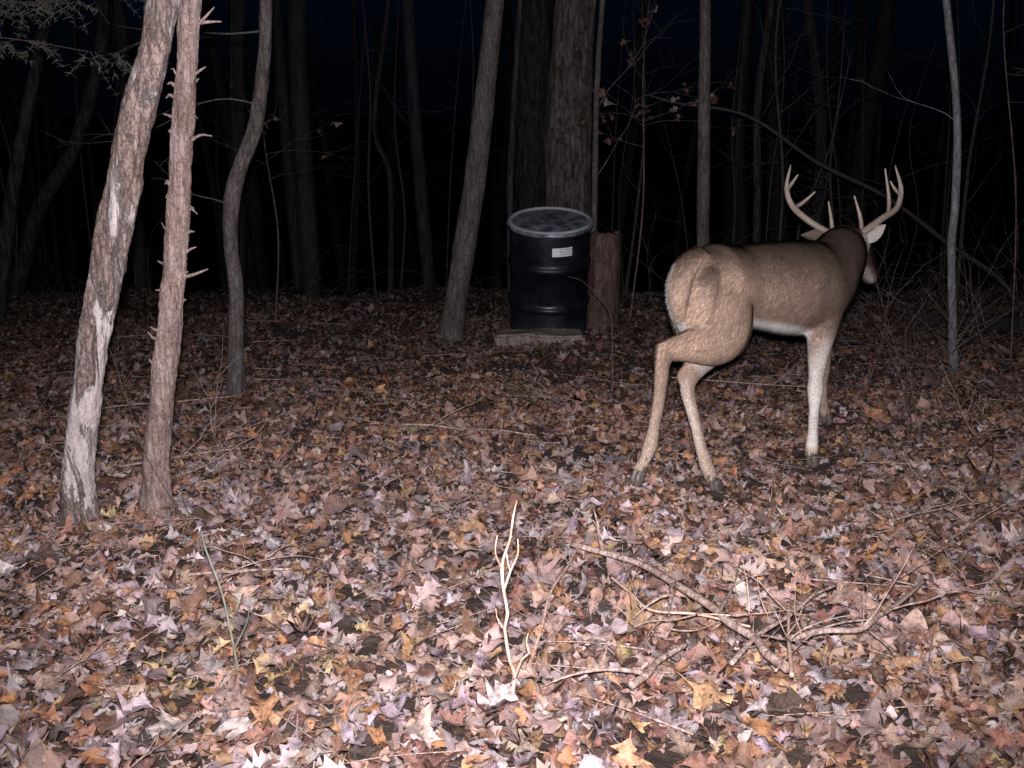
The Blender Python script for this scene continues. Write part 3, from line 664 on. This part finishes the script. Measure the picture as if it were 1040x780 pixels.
# antlers
an=MB(); ic=(.19,.135,.10); tp=(.48,.40,.335)
def ant(pts,r): an.tube([K(*p) for p in pts],r,10,40,col=ic,col2=tp,rough=.16,rs=40)
ant([(1480,4905,420),(1467,4900,440),(1406,4905,468),(1330,4930,517),(1281,5000,569),(1268,5060,644),(1295,5120,740)],[.019,.018,.016,.015,.014,.011,.003])
ant([(1562,4905,420),(1572,4900,448),(1618,4900,480),(1683,4930,519),(1765,5000,556),(1797,5060,635),(1780,5120,738)],[.019,.018,.016,.015,.014,.011,.003])
ant([(1450,4900,448),(1446,4915,500),(1436,4955,590)],[.011,.009,.003])
ant([(1582,4900,455),(1576,4920,520),(1551,4955,615)],[.011,.009,.003])
ant([(1290,4985,555),(1330,4992,580),(1386,5002,628)],[.011,.009,.003])
ant([(1712,4950,530),(1716,4975,600),(1695,5002,733)],[.011,.009,.003])
ant([(1268,5050,630),(1296,5060,668),(1318,5065,700)],[.009,.007,.003])
ant([(1790,5040,610),(1762,5050,640),(1742,5055,672)],[.009,.007,.003])
for c in ((1472,4902,434),(1570,4902,440)): an.tube([K(*c)+V((0,0,-.008)),K(*c)+V((0,0,.008))],[.024,.022],12,3,col=ic,rough=.3,rs=60)
an.obj('antlers',M_antler,deer,attr=True)
# ears
ear=MB()
def earm(a,b_,nrm,w,cb,ci):
    a=K(*a);b_=K(*b_); ax=(b_-a); n=V(nrm).normalized(); s_=ax.cross(n).normalized(); n=s_.cross(ax).normalized()
    prof=[.35,.7,.95,1,.92,.72,.42,.06]; cols=7
    for layer,off,cc in ((0,0,cb),(1,.004,ci)):
        base=len(ear.v)
        for i,pw in enumerate(prof):
            t=i/(len(prof)-1)
            for j in range(cols):
                u=-1+2*j/(cols-1)
                ear.v.append(a+ax*t+s_*(u*w*pw)+n*(off-(u*u)*w*pw*-.55)); ear.c.append(cc)
        for i in range(len(prof)-1):
            for j in range(cols-1):
                q_=base+i*cols+j; ear.f.append((q_,q_+1,q_+cols+1,q_+cols))
earm((1475,4900,412),(1312,4915,440),(-.1,-.6,.5),.040,(.10,.075,.06),(.13,.10,.08))
earm((1585,4900,415),(1688,4910,490),(.2,-1,.2),.032,(.3,.24,.2),(.45,.40,.37))
ear.obj('ears',M_fur,deer,attr=True)
ey=MB()
for s_ in (1,-1):
    c=K(1612,5015,354)+hl*.056*s_
    ey.tube([c-hl*.012*s_,c-hl*.006*s_,c,c+hl*.006*s_,c+hl*.009*s_],[.006,.013,.015,.010,.003],12,4)
ey.tube([K(1744,5176,192),K(1752,5188,184)],[.02,.014],12,3)
ey.obj('eyes_and_nose',M_eye,deer)
# hooves: two toes each
hf=MB()
def hoof(p,d,up,side=lat):
    p=K(*p); d=V(d).normalized(); up=V(up).normalized()
    for s_ in (-1,1):
        c=p+side*(.011*s_)
        hf.tube([c+up*.042-d*.006,c+up*.025+d*.002,c+up*.008+d*.012,c-up*.006+d*.024],[(.011,.014),(.012,.021),(.013,.024),(.007,.014)],12,12,lat=side)
    for s_ in (-1,1):
        c=p+side*(.013*s_)-d*.022+up*.058
        hf.tube([c,c-up*.018-d*.004],[.006,.004],8,3)
hoof((448,3652,-255),(-.1,-.15,-1),(.45,.4,.9))
hoof((748,3740,-334),head_d,(0,0,1)); hoof((1198,4082,-362),head_d,(0,0,1)); hoof((1480,4855,-432),head_d,(0,0,1))
hf.obj('hooves',M_hoof,deer)
# ------------------------------------------------------------------ light, world, camera
w=bpy.data.worlds.new('World'); sc.world=w; w.use_nodes=True; nt=w.node_tree; bg=nt.nodes['Background']
sky=nt.nodes.new('ShaderNodeTexSky'); sky.sky_type='NISHITA'; sky.sun_disc=False; sky.sun_elevation=math.radians(35); sky.sun_rotation=math.radians(180)
tint=nt.nodes.new('ShaderNodeMix'); tint.data_type='RGBA'; tint.blend_type='MULTIPLY'; tint.inputs[0].default_value=1; tint.inputs[7].default_value=(.12,.32,1,1)
nt.links.new(sky.outputs[0],tint.inputs[6]); nt.links.new(tint.outputs[2],bg.inputs[0]); bg.inputs[1].default_value=.0006
l=bpy.data.lights.new('camera_flash','SPOT'); l.energy=1020; l.spot_size=math.radians(84); l.spot_blend=1.0; l.shadow_soft_size=.025; l.color=(1,.95,.99)
lo=bpy.data.objects.new('camera_flash',l); sc.collection.objects.link(lo); lo.location=(0.0,-.01,1.20); lo.rotation_euler=(math.radians(90-11.5),0,0)
cam=bpy.data.cameras.new('trail_camera'); cam.sensor_width=36; cam.lens=1100/1040*36; cam.clip_end=500; cam.clip_start=.05
co_=bpy.data.objects.new('trail_camera',cam); sc.collection.objects.link(co_); co_.location=(0,0,1.125); co_.rotation_euler=(math.radians(90)-math.atan(310/1100),0,0); sc.camera=co_
sc.view_settings.view_transform='Standard'; sc.view_settings.look='None'; sc.view_settings.exposure=0
